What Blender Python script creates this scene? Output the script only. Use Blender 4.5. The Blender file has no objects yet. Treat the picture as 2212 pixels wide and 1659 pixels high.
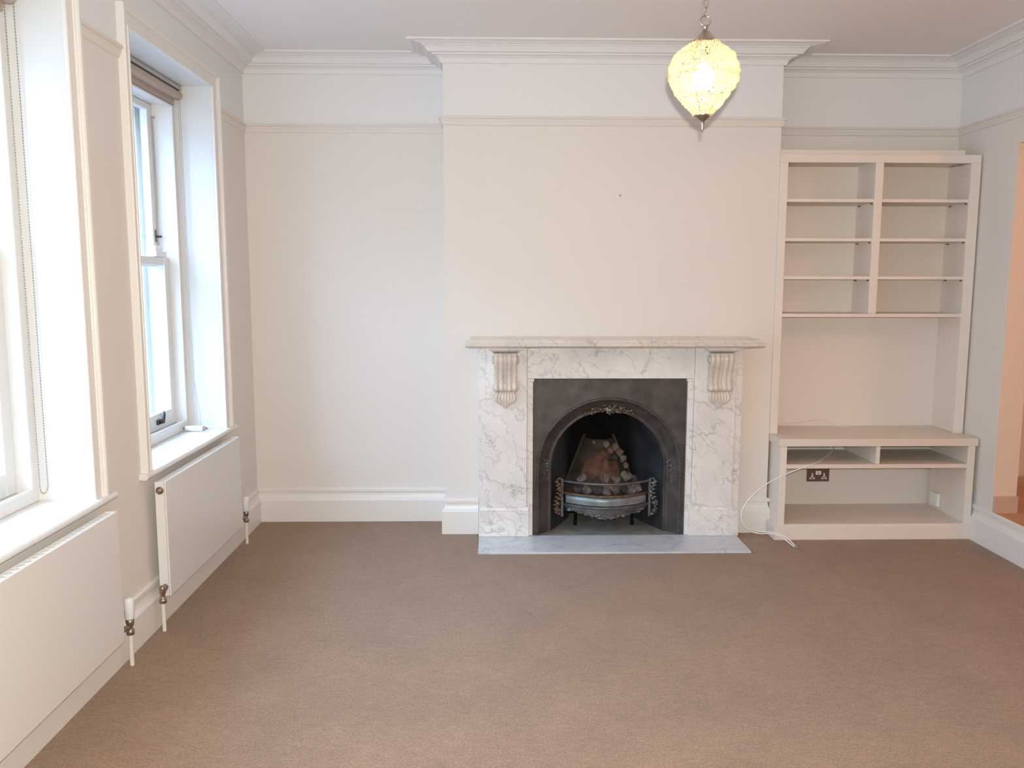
import bpy, bmesh, math, random
from mathutils import Vector, Matrix
PI = math.pi
random.seed(7)
S = bpy.context.scene
COL = S.collection

# ------------------------------------------------------------------ camera
pitch, yaw, roll = -.1239, .0211, .0015
fw = Vector((math.sin(yaw)*math.cos(pitch), math.cos(yaw)*math.cos(pitch), math.sin(pitch)))
rt0 = Vector((math.cos(yaw), -math.sin(yaw), 0)); up0 = rt0.cross(fw)
rt = rt0*math.cos(roll)+up0*math.sin(roll); up = -rt0*math.sin(roll)+up0*math.cos(roll)
cd = bpy.data.cameras.new('camera'); cam = bpy.data.objects.new('camera', cd); COL.objects.link(cam)
M = Matrix((( rt.x, up.x, -fw.x, 0), (rt.y, up.y, -fw.y, -5.2), (rt.z, up.z, -fw.z, 1.532), (0, 0, 0, 1)))
cam.matrix_world = M
cd.sensor_width = 36; cd.lens = 1786.0/2212*36; cd.clip_start = .02; cd.clip_end = 200
S.camera = cam

# ------------------------------------------------------------------ view, world, lights
S.view_settings.view_transform = 'Standard'; S.view_settings.look = 'None'
S.view_settings.gamma = 1; S.view_settings.use_curve_mapping = False
S.view_settings.exposure = EXPO = 0.0
w = bpy.data.worlds.new('overcast'); S.world = w; w.use_nodes = True
nt = w.node_tree; nt.nodes.clear()
tc = nt.nodes.new('ShaderNodeTexCoord'); sp = nt.nodes.new('ShaderNodeSeparateXYZ')
rp = nt.nodes.new('ShaderNodeValToRGB'); bg = nt.nodes.new('ShaderNodeBackground'); wo = nt.nodes.new('ShaderNodeOutputWorld')
nt.links.new(tc.outputs['Generated'], sp.inputs[0]); nt.links.new(sp.outputs['Z'], rp.inputs[0])
nt.links.new(rp.outputs[0], bg.inputs[0]); nt.links.new(bg.outputs[0], wo.inputs[0])
e = rp.color_ramp.elements
e[0].position = 0.0; e[0].color = (.17, .26, .38, 1)
e[1].position = .38; e[1].color = (.40, .65, 1.0, 1)
bg.inputs[1].default_value = WORLD = 17.0

def area(name, loc, rot, sx, sy, power, color, portal=False):
    l = bpy.data.lights.new(name, 'AREA'); l.shape = 'RECTANGLE'; l.size = sx; l.size_y = sy
    l.energy = power; l.color = color
    o = bpy.data.objects.new(name, l); o.location = loc; o.rotation_euler = rot; COL.objects.link(o)
    if portal: l.cycles.is_portal = True
    return o
# window portals (guide the sky light, emit nothing)
area('portal_near', (-2.02, -2.635, 1.6), (0, -PI/2, 0), 1.9, 1.05, 1, (1, 1, 1), True)
area('portal_far', (-2.02, -1.10, 1.6), (0, -PI/2, 0), 1.9, 1.05, 1, (1, 1, 1), True)
area('portal_rear', (-2.02, -5.44, 1.6), (0, -PI/2, 0), 1.9, 1.05, 1, (1, 1, 1), True)
# the camera's own flash, just above the lens
fl = bpy.data.lights.new('camera_flash', 'AREA'); fl.shape = 'RECTANGLE'; fl.size = .03; fl.size_y = .015
fl.energy = 91; fl.color = (1.0, .98, .885)
fo = bpy.data.objects.new('camera_flash', fl); COL.objects.link(fo)
fo.matrix_world = Matrix.Translation(rt*.012+up*.07-fw*.03) @ M
# ceiling lamp of the neighbouring raised room
hl = bpy.data.lights.new('hall_lamp', 'POINT'); hl.energy = 34; hl.color = (1, .39, .20); hl.shadow_soft_size = .12
ho = bpy.data.objects.new('hall_lamp', hl); ho.location = (4.2, -2.3, 2.3); COL.objects.link(ho)

# ------------------------------------------------------------------ materials
def mat(name, color, rough=.6, metal=0, spec=.5, noise=None, bump=None, coat=0):
    m = bpy.data.materials.new(name); m.use_nodes = True
    n = m.node_tree; b = n.nodes['Principled BSDF']
    b.inputs['Base Color'].default_value = (*color, 1); b.inputs['Roughness'].default_value = rough
    b.inputs['Metallic'].default_value = metal; b.inputs['Specular IOR Level'].default_value = spec
    b.inputs['Coat Weight'].default_value = coat
    t = n.nodes.new('ShaderNodeTexCoord')
    if noise:
        sc, amt = noise
        x = n.nodes.new('ShaderNodeTexNoise'); x.inputs['Scale'].default_value = sc; x.inputs['Detail'].default_value = 4
        n.links.new(t.outputs['Object'], x.inputs['Vector'])
        r = n.nodes.new('ShaderNodeValToRGB')
        r.color_ramp.elements[0].position = .3; r.color_ramp.elements[1].position = .7
        r.color_ramp.elements[0].color = (*[c*(1-amt) for c in color], 1)
        r.color_ramp.elements[1].color = (*[min(1, c*(1+amt)) for c in color], 1)
        n.links.new(x.outputs['Fac'], r.inputs[0]); n.links.new(r.outputs[0], b.inputs['Base Color'])
    if bump:
        sc, st, di = bump
        x = n.nodes.new('ShaderNodeTexNoise'); x.inputs['Scale'].default_value = sc; x.inputs['Detail'].default_value = 3
        n.links.new(t.outputs['Object'], x.inputs['Vector'])
        u = n.nodes.new('ShaderNodeBump'); u.inputs['Strength'].default_value = st; u.inputs['Distance'].default_value = di
        n.links.new(x.outputs['Fac'], u.inputs['Height']); n.links.new(u.outputs[0], b.inputs['Normal'])
    return m

CREAM = (.785, .73, .68); WHITE = (.82, .805, .805); TRIM = (.82, .785, .745)
M_cream = mat('cream_wall_paint', CREAM, .75, noise=(1.3, .012), bump=(60, .05, .002))
M_white = mat('white_wall_paint', WHITE, .8, bump=(60, .04, .002))
M_ceil = mat('ceiling_paint', (.88, .845, .83), .85, bump=(25, .03, .002))
M_trim = mat('satin_cream_woodwork', TRIM, .38)
M_sash = mat('gloss_white_window_paint', (.76, .745, .72), .3)
M_rad = mat('white_radiator_enamel', (.80, .775, .75), .3)
M_brass = mat('tarnished_brass', (.36, .29, .22), .35, .9)
M_pipe = mat('painted_pipe', (.80, .76, .70), .4)
M_plas = mat('white_plastic', (.86, .86, .85), .35)
M_grey = mat('grey_aluminium', (.45, .45, .47), .35, .6)
M_fab = mat('taupe_blind_fabric', (.47, .38, .31), .85, bump=(300, .2, .001))
M_dark = mat('dark_bronze', (.06, .055, .055), .4, .7)
M_nick = mat('antique_nickel', (.42, .36, .31), .28, .95)
M_unit = mat('cream_unit_paint', (.81, .735, .665), .5, noise=(2, .01))
M_unit_top = mat('cream_unit_top', (.77, .69, .61), .45, noise=(3, .02))
M_iron = mat('blackened_cast_iron', (.072, .060, .056), .5, .25, noise=(14, .35), bump=(70, .25, .002))
M_iron2 = mat('polished_grate_iron', (.12, .12, .125), .45, .5, noise=(18, .4), bump=(60, .2, .001))
M_rust = mat('rusty_cast_ornament', (.13, .085, .058), .5, .4, noise=(60, .6), bump=(90, .5, .002))
M_soot_shade = mat('soot_and_shade_black', (.008, .007, .007), .95, 0, .1, noise=(6, .4))
M_cheek = mat('blue_lit_iron_cheek', (.045, .050, .060), .40, .25, noise=(9, .4), bump=(40, .15, .002))  # bluish window reflection put into the base colour
M_fire2 = mat('sooty_fireclay', (.040, .030, .024), .9, noise=(12, .5), bump=(40, .8, .006))
M_fire = mat('scorched_fireclay', (.10, .046, .028), .85, noise=(12, .6), bump=(40, .8, .006))
M_coal = [mat('ash_pale_coal', (.15, .125, .115), .9, noise=(30, .55), bump=(45, .9, .008)),
          mat('pink_burnt_coal', (.17, .105, .078), .9, noise=(30, .45), bump=(45, .9, .008)),
          mat('dark_coal', (.05, .043, .04), .8, noise=(30, .5), bump=(45, .9, .008))]
M_plank = mat('orange_oak_floor', (.52, .29, .15), .35, noise=(9, .18))
M_warm = mat('warm_lit_wall_paint', (.78, .66, .54), .8)  # warm light from the raised room put into the wall colour
M_tan = mat('tan_skirting', (.58, .43, .32), .5)
M_render = mat('pale_masonry', (.62, .60, .56), .9, bump=(30, .4, .01))
M_ground = mat('dark_asphalt', (.12, .12, .12), .9)

def marble(name, base, vein, scale, amount, rot=0, rough=.25):
    m = mat(name, base, rough, 0, .5); n = m.node_tree; b = n.nodes['Principled BSDF']
    t = n.nodes.new('ShaderNodeTexCoord'); mp = n.nodes.new('ShaderNodeMapping'); mp.inputs['Rotation'].default_value = (.2, rot, .4)
    n.links.new(t.outputs['Object'], mp.inputs[0])
    wn = n.nodes.new('ShaderNodeTexNoise'); wn.inputs['Scale'].default_value = 3.2; wn.inputs['Detail'].default_value = 7; wn.inputs['Roughness'].default_value = .62
    n.links.new(mp.outputs[0], wn.inputs['Vector'])
    sb = n.nodes.new('ShaderNodeVectorMath'); sb.operation = 'SUBTRACT'; sb.inputs[1].default_value = (.5, .5, .5)
    n.links.new(wn.outputs['Color'], sb.inputs[0])
    sc = n.nodes.new('ShaderNodeVectorMath'); sc.operation = 'SCALE'; sc.inputs[3].default_value = .34
    n.links.new(sb.outputs[0], sc.inputs[0])
    ad = n.nodes.new('ShaderNodeVectorMath'); ad.operation = 'ADD'
    n.links.new(mp.outputs[0], ad.inputs[0]); n.links.new(sc.outputs[0], ad.inputs[1])
    def veins(s, wdt, stretch):
        m2 = n.nodes.new('ShaderNodeMapping'); m2.inputs['Scale'].default_value = stretch
        n.links.new(ad.outputs[0], m2.inputs[0])
        v = n.nodes.new('ShaderNodeTexVoronoi'); v.feature = 'DISTANCE_TO_EDGE'; v.inputs['Scale'].default_value = s
        n.links.new(m2.outputs[0], v.inputs['Vector'])
        r = n.nodes.new('ShaderNodeValToRGB'); r.color_ramp.elements[0].position = 0; r.color_ramp.elements[0].color = (1, 1, 1, 1)
        r.color_ramp.elements[1].position = wdt; r.color_ramp.elements[1].color = (0, 0, 0, 1)
        n.links.new(v.outputs['Distance'], r.inputs[0]); return r
    v1 = veins(scale, .020, (1, 1, .38)); v2 = veins(scale*2.6, .045, (1.5, 1, .45))
    # veins fade in and out
    fn = n.nodes.new('ShaderNodeTexNoise'); fn.inputs['Scale'].default_value = 4.5; fn.inputs['Detail'].default_value = 2
    n.links.new(t.outputs['Object'], fn.inputs['Vector'])
    fr = n.nodes.new('ShaderNodeValToRGB'); fr.color_ramp.elements[0].position = .42; fr.color_ramp.elements[1].position = .66
    n.links.new(fn.outputs['Fac'], fr.inputs[0])
    mx = n.nodes.new('ShaderNodeMath'); mx.operation = 'MULTIPLY'; n.links.new(v2.outputs[0], mx.inputs[0]); n.links.new(fr.outputs[0], mx.inputs[1])
    mm = n.nodes.new('ShaderNodeMath'); mm.operation = 'MULTIPLY_ADD'; mm.inputs[1].default_value = .6
    n.links.new(v1.outputs[0], mm.inputs[0]); n.links.new(mx.outputs[0], mm.inputs[2])
    am = n.nodes.new('ShaderNodeMath'); am.operation = 'MULTIPLY'; am.inputs[1].default_value = amount; am.use_clamp = True
    n.links.new(mm.outputs[0], am.inputs[0])
    cl = n.nodes.new('ShaderNodeTexNoise'); cl.inputs['Scale'].default_value = 5; cl.inputs['Detail'].default_value = 6
    n.links.new(ad.outputs[0], cl.inputs['Vector'])
    cr = n.nodes.new('ShaderNodeValToRGB'); cr.color_ramp.elements[0].position = .32; cr.color_ramp.elements[1].position = .62
    cr.color_ramp.elements[0].color = (*[a*.80+c*.20 for a, c in zip(base, vein)], 1); cr.color_ramp.elements[1].color = (*base, 1)
    n.links.new(cl.outputs['Fac'], cr.inputs[0])
    mc = n.nodes.new('ShaderNodeMix'); mc.data_type = 'RGBA'; mc.inputs['B'].default_value = (*vein, 1)
    n.links.new(am.outputs[0], mc.inputs['Factor']); n.links.new(cr.outputs[0], mc.inputs['A']); n.links.new(mc.outputs['Result'], b.inputs['Base Color'])
    return m
M_marb = marble('white_veined_marble', (.83, .80, .775), (.27, .26, .30), 4.0, .62, .75)
M_marb2 = marble('honey_veined_marble', (.74, .665, .585), (.28, .25, .26), 5, .6, .8, .2)
M_hearth = marble('blue_grey_marble', (.62, .645, .67), (.33, .35, .39), 3.2, .75, 1.3, .35)
M_slate = mat('dusty_grey_stone', (.24, .235, .22), .6, noise=(10, .25), bump=(40, .2, .002))

def carpet():
    m = mat('brown_twist_carpet', (.33, .21, .145), .95, 0, .15); n = m.node_tree; b = n.nodes['Principled BSDF']
    t = n.nodes.new('ShaderNodeTexCoord')
    def noise(s, d, rough=.6):
        x = n.nodes.new('ShaderNodeTexNoise'); x.inputs['Scale'].default_value = s; x.inputs['Detail'].default_value = d; x.inputs['Roughness'].default_value = rough
        n.links.new(t.outputs['Object'], x.inputs['Vector']); return x
    f = noise(140, 4, .75); g = noise(15, 5, .7); h = noise(3.2, 3)
    stm = n.nodes.new('ShaderNodeMapping'); stm.inputs['Rotation'].default_value = (0, 0, .55); stm.inputs['Scale'].default_value = (1, 2.6, 1)
    n.links.new(t.outputs['Object'], stm.inputs[0]); fk = noise(48, 3, .6); n.links.new(stm.outputs[0], fk.inputs['Vector']); n.links.new(stm.outputs[0], g.inputs['Vector'])
    r = n.nodes.new('ShaderNodeValToRGB'); r.color_ramp.elements[0].position = .33; r.color_ramp.elements[1].position = .66
    r.color_ramp.elements[0].color = (.245, .148, .092, 1); r.color_ramp.elements[1].color = (.435, .290, .197, 1)
    n.links.new(f.outputs['Fac'], r.inputs[0])
    def mul(a, fac, lo, hi):
        rr = n.nodes.new('ShaderNodeValToRGB'); rr.color_ramp.elements[0].position = .3; rr.color_ramp.elements[1].position = .7
        rr.color_ramp.elements[0].color = (lo, lo, lo, 1); rr.color_ramp.elements[1].color = (hi, hi, hi, 1)
        n.links.new(fac, rr.inputs[0])
        q = n.nodes.new('ShaderNodeMix'); q.data_type = 'RGBA'; q.blend_type = 'MULTIPLY'; q.inputs['Factor'].default_value = 1
        n.links.new(a, q.inputs['A']); n.links.new(rr.outputs[0], q.inputs['B']); return q.outputs['Result']
    c = mul(r.outputs[0], g.outputs['Fac'], .88, 1.12); c = mul(c, h.outputs['Fac'], .92, 1.06); c = mul(c, fk.outputs['Fac'], .84, 1.05)
    # faded worn mark beside the built-in unit
    mp = n.nodes.new('ShaderNodeMapping'); mp.vector_type = 'POINT'; mp.inputs['Location'].default_value = (-1.565*8, .452*20, 0); mp.inputs['Scale'].default_value = (8, 20, 1)
    n.links.new(t.outputs['Object'], mp.inputs[0])
    ln = n.nodes.new('ShaderNodeVectorMath'); ln.operation = 'LENGTH'; n.links.new(mp.outputs[0], ln.inputs[0])
    st = n.nodes.new('ShaderNodeValToRGB'); st.color_ramp.elements[0].position = .25; st.color_ramp.elements[0].color = (.5, .5, .5, 1)
    st.color_ramp.elements[1].position = .75; st.color_ramp.elements[1].color = (0, 0, 0, 1); n.links.new(ln.outputs['Value'], st.inputs[0])
    q = n.nodes.new('ShaderNodeMix'); q.data_type = 'RGBA'; q.inputs['B'].default_value = (.42, .30, .17, 1)
    n.links.new(st.outputs[0], q.inputs['Factor']); n.links.new(c, q.inputs['A']); n.links.new(q.outputs['Result'], b.inputs['Base Color'])
    u = n.nodes.new('ShaderNodeBump'); u.inputs['Strength'].default_value = .55; u.inputs['Distance'].default_value = .006
    n.links.new(f.outputs['Fac'], u.inputs['Height']); n.links.new(u.outputs[0], b.inputs['Normal'])
    b.inputs['Sheen Weight'].default_value = .15
    return m
M_carpet = carpet()

M_glass = bpy.data.materials.new('window_glass'); M_glass.use_nodes = True
n = M_glass.node_tree; n.nodes.clear()
o_ = n.nodes.new('ShaderNodeOutputMaterial'); tr = n.nodes.new('ShaderNodeBsdfTransparent'); gl = n.nodes.new('ShaderNodeBsdfGlossy')
gl.inputs['Roughness'].default_value = .02; lw = n.nodes.new('ShaderNodeLayerWeight'); mx = n.nodes.new('ShaderNodeMixShader')
pw = n.nodes.new('ShaderNodeMath'); pw.operation = 'POWER'; pw.inputs[1].default_value = 5
fr = n.nodes.new('ShaderNodeMath'); fr.operation = 'MULTIPLY_ADD'; fr.inputs[1].default_value = .5; fr.inputs[2].default_value = .03
n.links.new(lw.outputs['Facing'], pw.inputs[0]); n.links.new(pw.outputs[0], fr.inputs[0])
n.links.new(fr.outputs[0], mx.inputs[0]); n.links.new(tr.outputs[0], mx.inputs[1]); n.links.new(gl.outputs[0], mx.inputs[2]); n.links.new(mx.outputs[0], o_.inputs[0])

M_bead = bpy.data.materials.new('frosted_glass_beads'); M_bead.use_nodes = True
n = M_bead.node_tree; n.nodes.clear()
o_ = n.nodes.new('ShaderNodeOutputMaterial'); tr = n.nodes.new('ShaderNodeBsdfTranslucent'); tr.inputs[0].default_value = (.90, .82, .64, 1)
gl = n.nodes.new('ShaderNodeBsdfPrincipled'); gl.inputs['Base Color'].default_value = (.80, .72, .60, 1); gl.inputs['Roughness'].default_value = .15
mx = n.nodes.new('ShaderNodeMixShader'); mx.inputs[0].default_value = .35
n.links.new(tr.outputs[0], mx.inputs[1]); n.links.new(gl.outputs[0], mx.inputs[2])
t2 = n.nodes.new('ShaderNodeBsdfTransparent'); t2.inputs[0].default_value = (1, .95, .85, 1); m2 = n.nodes.new('ShaderNodeMixShader'); m2.inputs[0].default_value = .22
n.links.new(mx.outputs[0], m2.inputs[1]); n.links.new(t2.outputs[0], m2.inputs[2]); n.links.new(m2.outputs[0], o_.inputs[0])
M_bulb = bpy.data.materials.new('glowing_bulb'); M_bulb.use_nodes = True
b = M_bulb.node_tree.nodes['Principled BSDF']; b.inputs['Emission Color'].default_value = (1, .74, .46, 1); b.inputs['Emission Strength'].default_value = BULB = 95

# ------------------------------------------------------------------ mesh helpers (world coordinates in, local out)
class MB:
    def __init__(s): s.v = []; s.f = []; s.sm = []
    def add(s, vs, fs, smooth=False):
        o = len(s.v); s.v += [tuple(q) for q in vs]; s.f += [tuple(i+o for i in f) for f in fs]; s.sm += [smooth]*len(fs); return s
    def box(s, x0, x1, y0, y1, z0, z1, b=0):
        x0, x1 = sorted((x0, x1)); y0, y1 = sorted((y0, y1)); z0, z1 = sorted((z0, z1))
        if b <= 0:
            return s.add([(x0,y0,z0),(x1,y0,z0),(x1,y1,z0),(x0,y1,z0),(x0,y0,z1),(x1,y0,z1),(x1,y1,z1),(x0,y1,z1)],
                  [(0,3,2,1),(4,5,6,7),(0,1,5,4),(1,2,6,5),(2,3,7,6),(3,0,4,7)])
        bm = bmesh.new(); r = bmesh.ops.create_cube(bm, size=1)
        for v in bm.verts: v.co = Vector(((x0+x1)/2+v.co.x*(x1-x0), (y0+y1)/2+v.co.y*(y1-y0), (z0+z1)/2+v.co.z*(z1-z0)))
        b = min(b, .45*min(x1-x0, y1-y0, z1-z0))
        bmesh.ops.bevel(bm, geom=list(bm.edges), offset=b, segments=2, profile=.5, affect='EDGES')
        bm.verts.index_update(); s.add([v.co for v in bm.verts], [[v.index for v in f.verts] for f in bm.faces]); bm.free(); return s
    def tube(s, pts, r, n=8, cap=True):
        pts = [Vector(p) for p in pts]; rs = r if isinstance(r, (list, tuple)) else [r]*len(pts)
        vs = []; prev = None
        for i, p in enumerate(pts):
            d = (pts[min(i+1, len(pts)-1)]-pts[max(i-1, 0)]).normalized()
            if prev is None:
                a = Vector((0, 0, 1)) if abs(d.z) < .9 else Vector((1, 0, 0)); u = d.cross(a).normalized()
            else: u = (prev-d*prev.dot(d)).normalized()
            prev = u; v = d.cross(u)
            for k in range(n):
                t = 2*PI*k/n; vs.append(p+(u*math.cos(t)+v*math.sin(t))*rs[i])
        fs = [(i*n+k, i*n+(k+1) % n, (i+1)*n+(k+1) % n, (i+1)*n+k) for i in range(len(pts)-1) for k in range(n)]
        s.add(vs, fs, True)
        if cap: s.add([vs[k] for k in range(n)], [tuple(range(n-1, -1, -1))]); s.add([vs[-n+k] for k in range(n)], [tuple(range(n))])
        return s
    def lathe(s, prof, c, n=24, axis='Z'):   # prof: (radius, height)
        vs = []
        for r, h in prof:
            for k in range(n):
                t = 2*PI*k/n; a, b_ = r*math.cos(t), r*math.sin(t)
                q = (a, b_, h) if axis == 'Z' else ((a, h, b_) if axis == 'Y' else (h, a, b_))
                vs.append((c[0]+q[0], c[1]+q[1], c[2]+q[2]))
        m = len(prof)
        return s.add(vs, [(i*n+k, i*n+(k+1) % n, (i+1)*n+(k+1) % n, (i+1)*n+k) for i in range(m-1) for k in range(n)]+
              [tuple(range(n-1, -1, -1)), tuple((m-1)*n+k for k in range(n))], True)
    def ball(s, c, r, sub=1, sx=(1, 1, 1), jit=0, rng=random):
        bm = bmesh.new(); bmesh.ops.create_icosphere(bm, subdivisions=sub, radius=1)
        for v in bm.verts:
            k = r*(1+rng.uniform(-jit, jit)); v.co = Vector((v.co.x*k*sx[0]+c[0], v.co.y*k*sx[1]+c[1], v.co.z*k*sx[2]+c[2]))
        bm.verts.index_update(); s.add([v.co for v in bm.verts], [[v.index for v in f.verts] for f in bm.faces], jit == 0); bm.free(); return s
    def prism(s, pts, axis, a, b):          # polygon in the two other axes, extruded a..b
        def q(p, h): return (h, p[0], p[1]) if axis == 'X' else ((p[0], h, p[1]) if axis == 'Y' else (p[0], p[1], h))
        n = len(pts); vs = [q(p, a) for p in pts]+[q(p, b) for p in pts]
        return s.add(vs, [tuple(range(n)), tuple(range(2*n-1, n-1, -1))]+[(i, i+n, (i+1) % n+n, (i+1) % n) for i in range(n)])
    def torus(s, c, R, r, ax='Y', n=24, m=8, sc=(1, 1)):
        pts = []
        for k in range(n+1):
            t = 2*PI*k/n; a, b_ = R*math.cos(t)*sc[0], R*math.sin(t)*sc[1]
            pts.append((c[0]+a, c[1], c[2]+b_) if ax == 'Y' else ((c[0], c[1]+a, c[2]+b_) if ax == 'X' else (c[0]+a, c[1]+b_, c[2])))
        return s.tube(pts, r, m, False)
def wloc(p):
    v = Vector((0, 0, 0))
    while p is not None: v += p.location; p = p.parent
    return v
def obj(name, mb, m, parent=None, loc=None, label=None, cat=None, group=None, kind=None):
    base = wloc(parent); l = Vector(loc) if loc is not None else base
    me = bpy.data.meshes.new(name); me.from_pydata([tuple(Vector(v)-l) for v in mb.v], [], mb.f)
    bm = bmesh.new(); bm.from_mesh(me); bmesh.ops.recalc_face_normals(bm, faces=bm.faces)
    bm.to_mesh(me); bm.free()
    me.polygons.foreach_set('use_smooth', mb.sm)
    me.materials.append(m); o = bpy.data.objects.new(name, me); COL.objects.link(o)
    if parent: o.parent = parent
    o.location = l-base
    for k, x in (('label', label), ('category', cat), ('group', group), ('kind', kind)):
        if x: o[k] = x
    return o
def thing(name, loc, label=None, cat=None, group=None, kind=None):
    o = bpy.data.objects.new(name, None); COL.objects.link(o); o.location = loc; o.empty_display_size = .05
    for k, x in (('label', label), ('category', cat), ('group', group), ('kind', kind)):
        if x: o[k] = x
    return o
def box(*a, b=0): return MB().box(*a, b=b)

# ------------------------------------------------------------------ room dimensions
XL, XR, YC, XC0, XC1 = -1.518, 2.87, -.278, -.296, 1.6695
YF, ZC, ZR, ZB, XO = -7.0, 2.8587, 2.4725, .214, -1.90
W2 = (-1.61, -.59); W1 = (-3.15, -2.13); W3 = (-5.95, -4.93); ZS, ZT = .71, 2.56      # window openings (the third one added, unseen)
OP0, OP1, OPZ, STEP = -2.7, -.60, 2.287, .205                    # opening in right wall

# floor, ceiling
obj('floor', box(XO, XR+.14, YF-.2, .25, -.05, 0), M_carpet, kind='structure', label='brown twist pile carpet covering the whole floor')
obj('ceiling', box(XO, XR+.14, YF-.2, .25, ZC, ZC+.1), M_ceil, kind='structure', label='plain painted ceiling above the moulded cornice')

# walls: split at picture rail (cream below, white frieze above)
def wall(name, boxes, label):
    t = thing(name, (0, 0, 0), label, kind='structure')
    lo, hi = MB(), MB()
    for (x0, x1, y0, y1, z0, z1) in boxes:
        if z0 < ZR-.03: lo.box(x0, x1, y0, y1, z0, min(z1, ZR-.03))
        if z1 > ZR-.03: hi.box(x0, x1, y0, y1, max(z0, ZR-.03), z1)
    if lo.v: obj('lower_wall', lo, M_cream, t)
    if hi.v: obj('frieze', hi, M_white, t, label='white painted frieze above the picture rail')
    return t
L = []
ys = [YF-.2, W3[0], W3[1], W1[0], W1[1], W2[0], W2[1], .25]
for i in (0, 2, 4, 6): L.append((XO, XL, ys[i], ys[i+1], 0, ZC))
for a, b_ in (W1, W2, W3): L += [(XO, XL, a, b_, 0, ZS-.03), (XO, XL, a, b_, ZT+.012, ZC)]
wall('wall_left', L, 'cream window wall with white frieze on the left')
OL = [(XO-.10, XO, YF-.2, W3[0]+.06, -1.2, 3.2), (XO-.10, XO, W3[1]-.06, W1[0]+.06, -1.2, 3.2), (XO-.10, XO, W1[1]-.06, W2[0]+.06, -1.2, 3.2), (XO-.10, XO, W2[1]-.06, .25, -1.2, 3.2)]
for a, b_ in (W1, W2, W3): OL += [(XO-.10, XO, a+.06, b_-.06, -1.2, ZS-.07), (XO-.10, XO, a+.06, b_-.06, 2.44, 3.2)]
ol = MB()
for q_ in OL: ol.box(*q_)
obj('wall_outer', ol, M_render, kind='structure', label='outer masonry leaf around the windows')
wall('wall_back', [(XL, XC0, 0, .25, 0, ZC), (XC1, XR+.14, 0, .25, 0, ZC),
     (XC0, .21, YC, .25, 0, ZC), (1.155, XC1, YC, .25, 0, ZC), (.21, 1.155, YC, .25, .98, ZC), (.21, 1.155, .19, .25, 0, .98)],
     'cream back wall with projecting chimney breast')
wall('wall_right', [(XR, XR+.14, OP1, .25, 0, ZC), (XR, XR+.14, YF-.2, OP0, 0, ZC), (XR, XR+.14, OP0, OP1, OPZ, ZC), (XR+.02, XR+.14, OP0, OP1, 0, STEP-.03)],
     'cream right wall with a tall opening to a raised room')
wall('wall_front', [(XL, XR, YF-.2, YF, 0, ZC)], 'plain wall behind the camera')

# mouldings swept along a wall path with mitred corners
def sweep(name, path, prof, m, caps=(True, True)):
    n = len(path); nor = []
    for i in range(n-1):
        d = (Vector(path[i+1])-Vector(path[i])).normalized(); nor.append(Vector((d.y, -d.x)))
    def off(i):
        a = nor[max(i-1, 0)]; b_ = nor[min(i, n-2)]
        return (a+b_)/(1+a.dot(b_))
    mb = MB(); k = len(prof); vs = []
    for i in range(n):
        o = off(i)
        for d, z in prof: vs.append((path[i][0]+o.x*d, path[i][1]+o.y*d, z))
    fs = [(i*k+j, i*k+j+1, (i+1)*k+j+1, (i+1)*k+j) for i in range(n-1) for j in range(k-1)]
    fs += [tuple(range(k)), tuple((n-1)*k+j for j in range(k-1, -1, -1))]
    mb.add(vs, fs); return mb
def seg(path, i):   # one run of the path, mitred at both ends by its neighbours
    return path[i:i+2]
def sweep_segments(path, prof, names, m, label):
    n = len(path); k = len(prof); nor = []
    for i in range(n-1):
        d = (Vector(path[i+1])-Vector(path[i])).normalized(); nor.append(Vector((d.y, -d.x)))
    for i in range(n-1):
        mb = MB(); vs = []
        for e_ in (i, i+1):
            a = nor[max(e_-1, 0)]; b_ = nor[min(e_, n-2)]; o = (a+b_)/(1+a.dot(b_))
            for d, z in prof: vs.append((path[e_][0]+o.x*d, path[e_][1]+o.y*d, z))
        mb.add(vs, [(j, j+1, k+j+1, k+j) for j in range(k-1)]+[tuple(range(k)), tuple(2*k-1-j for j in range(k))])
        if names[i]: obj(names[i], mb, m, kind='structure', label=label)
PATH = [(XL, YF), (XL, 0), (XC0, 0), (XC0, YC), (XC1, YC), (XC1, 0), (XR, 0), (XR, YF)]
BASE = [(0, ZB), (.008, ZB), (.015, .209), (.015, .193), (.005, .189), (.007, .172), (.012, .155), (.022, .143), (.026, .138), (.026, 0), (0, 0)]
RAIL = [(0, ZR), (.020, ZR), (.024, 2.466), (.022, 2.460), (.014, 2.457), (.016, 2.447), (.012, 2.441), (.010, 2.432), (.006, 2.424), (0, 2.421)]
CORN = [(0, 2.766), (.012, 2.766), (.014, 2.774), (.022, 2.790), (.040, 2.801), (.055, 2.804), (.058, 2.812), (.080, 2.812), (.086, 2.822), (.100, 2.838),
        (.108, 2.840), (.108, 2.846), (.120, 2.846), (.124, 2.850), (.132, 2.846), (.142, 2.851), (.150, 2.847), (.160, 2.852), (.166, 2.848), (.176, 2.847), (.187, 2.850), (.187, ZC), (0, ZC)]
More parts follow.
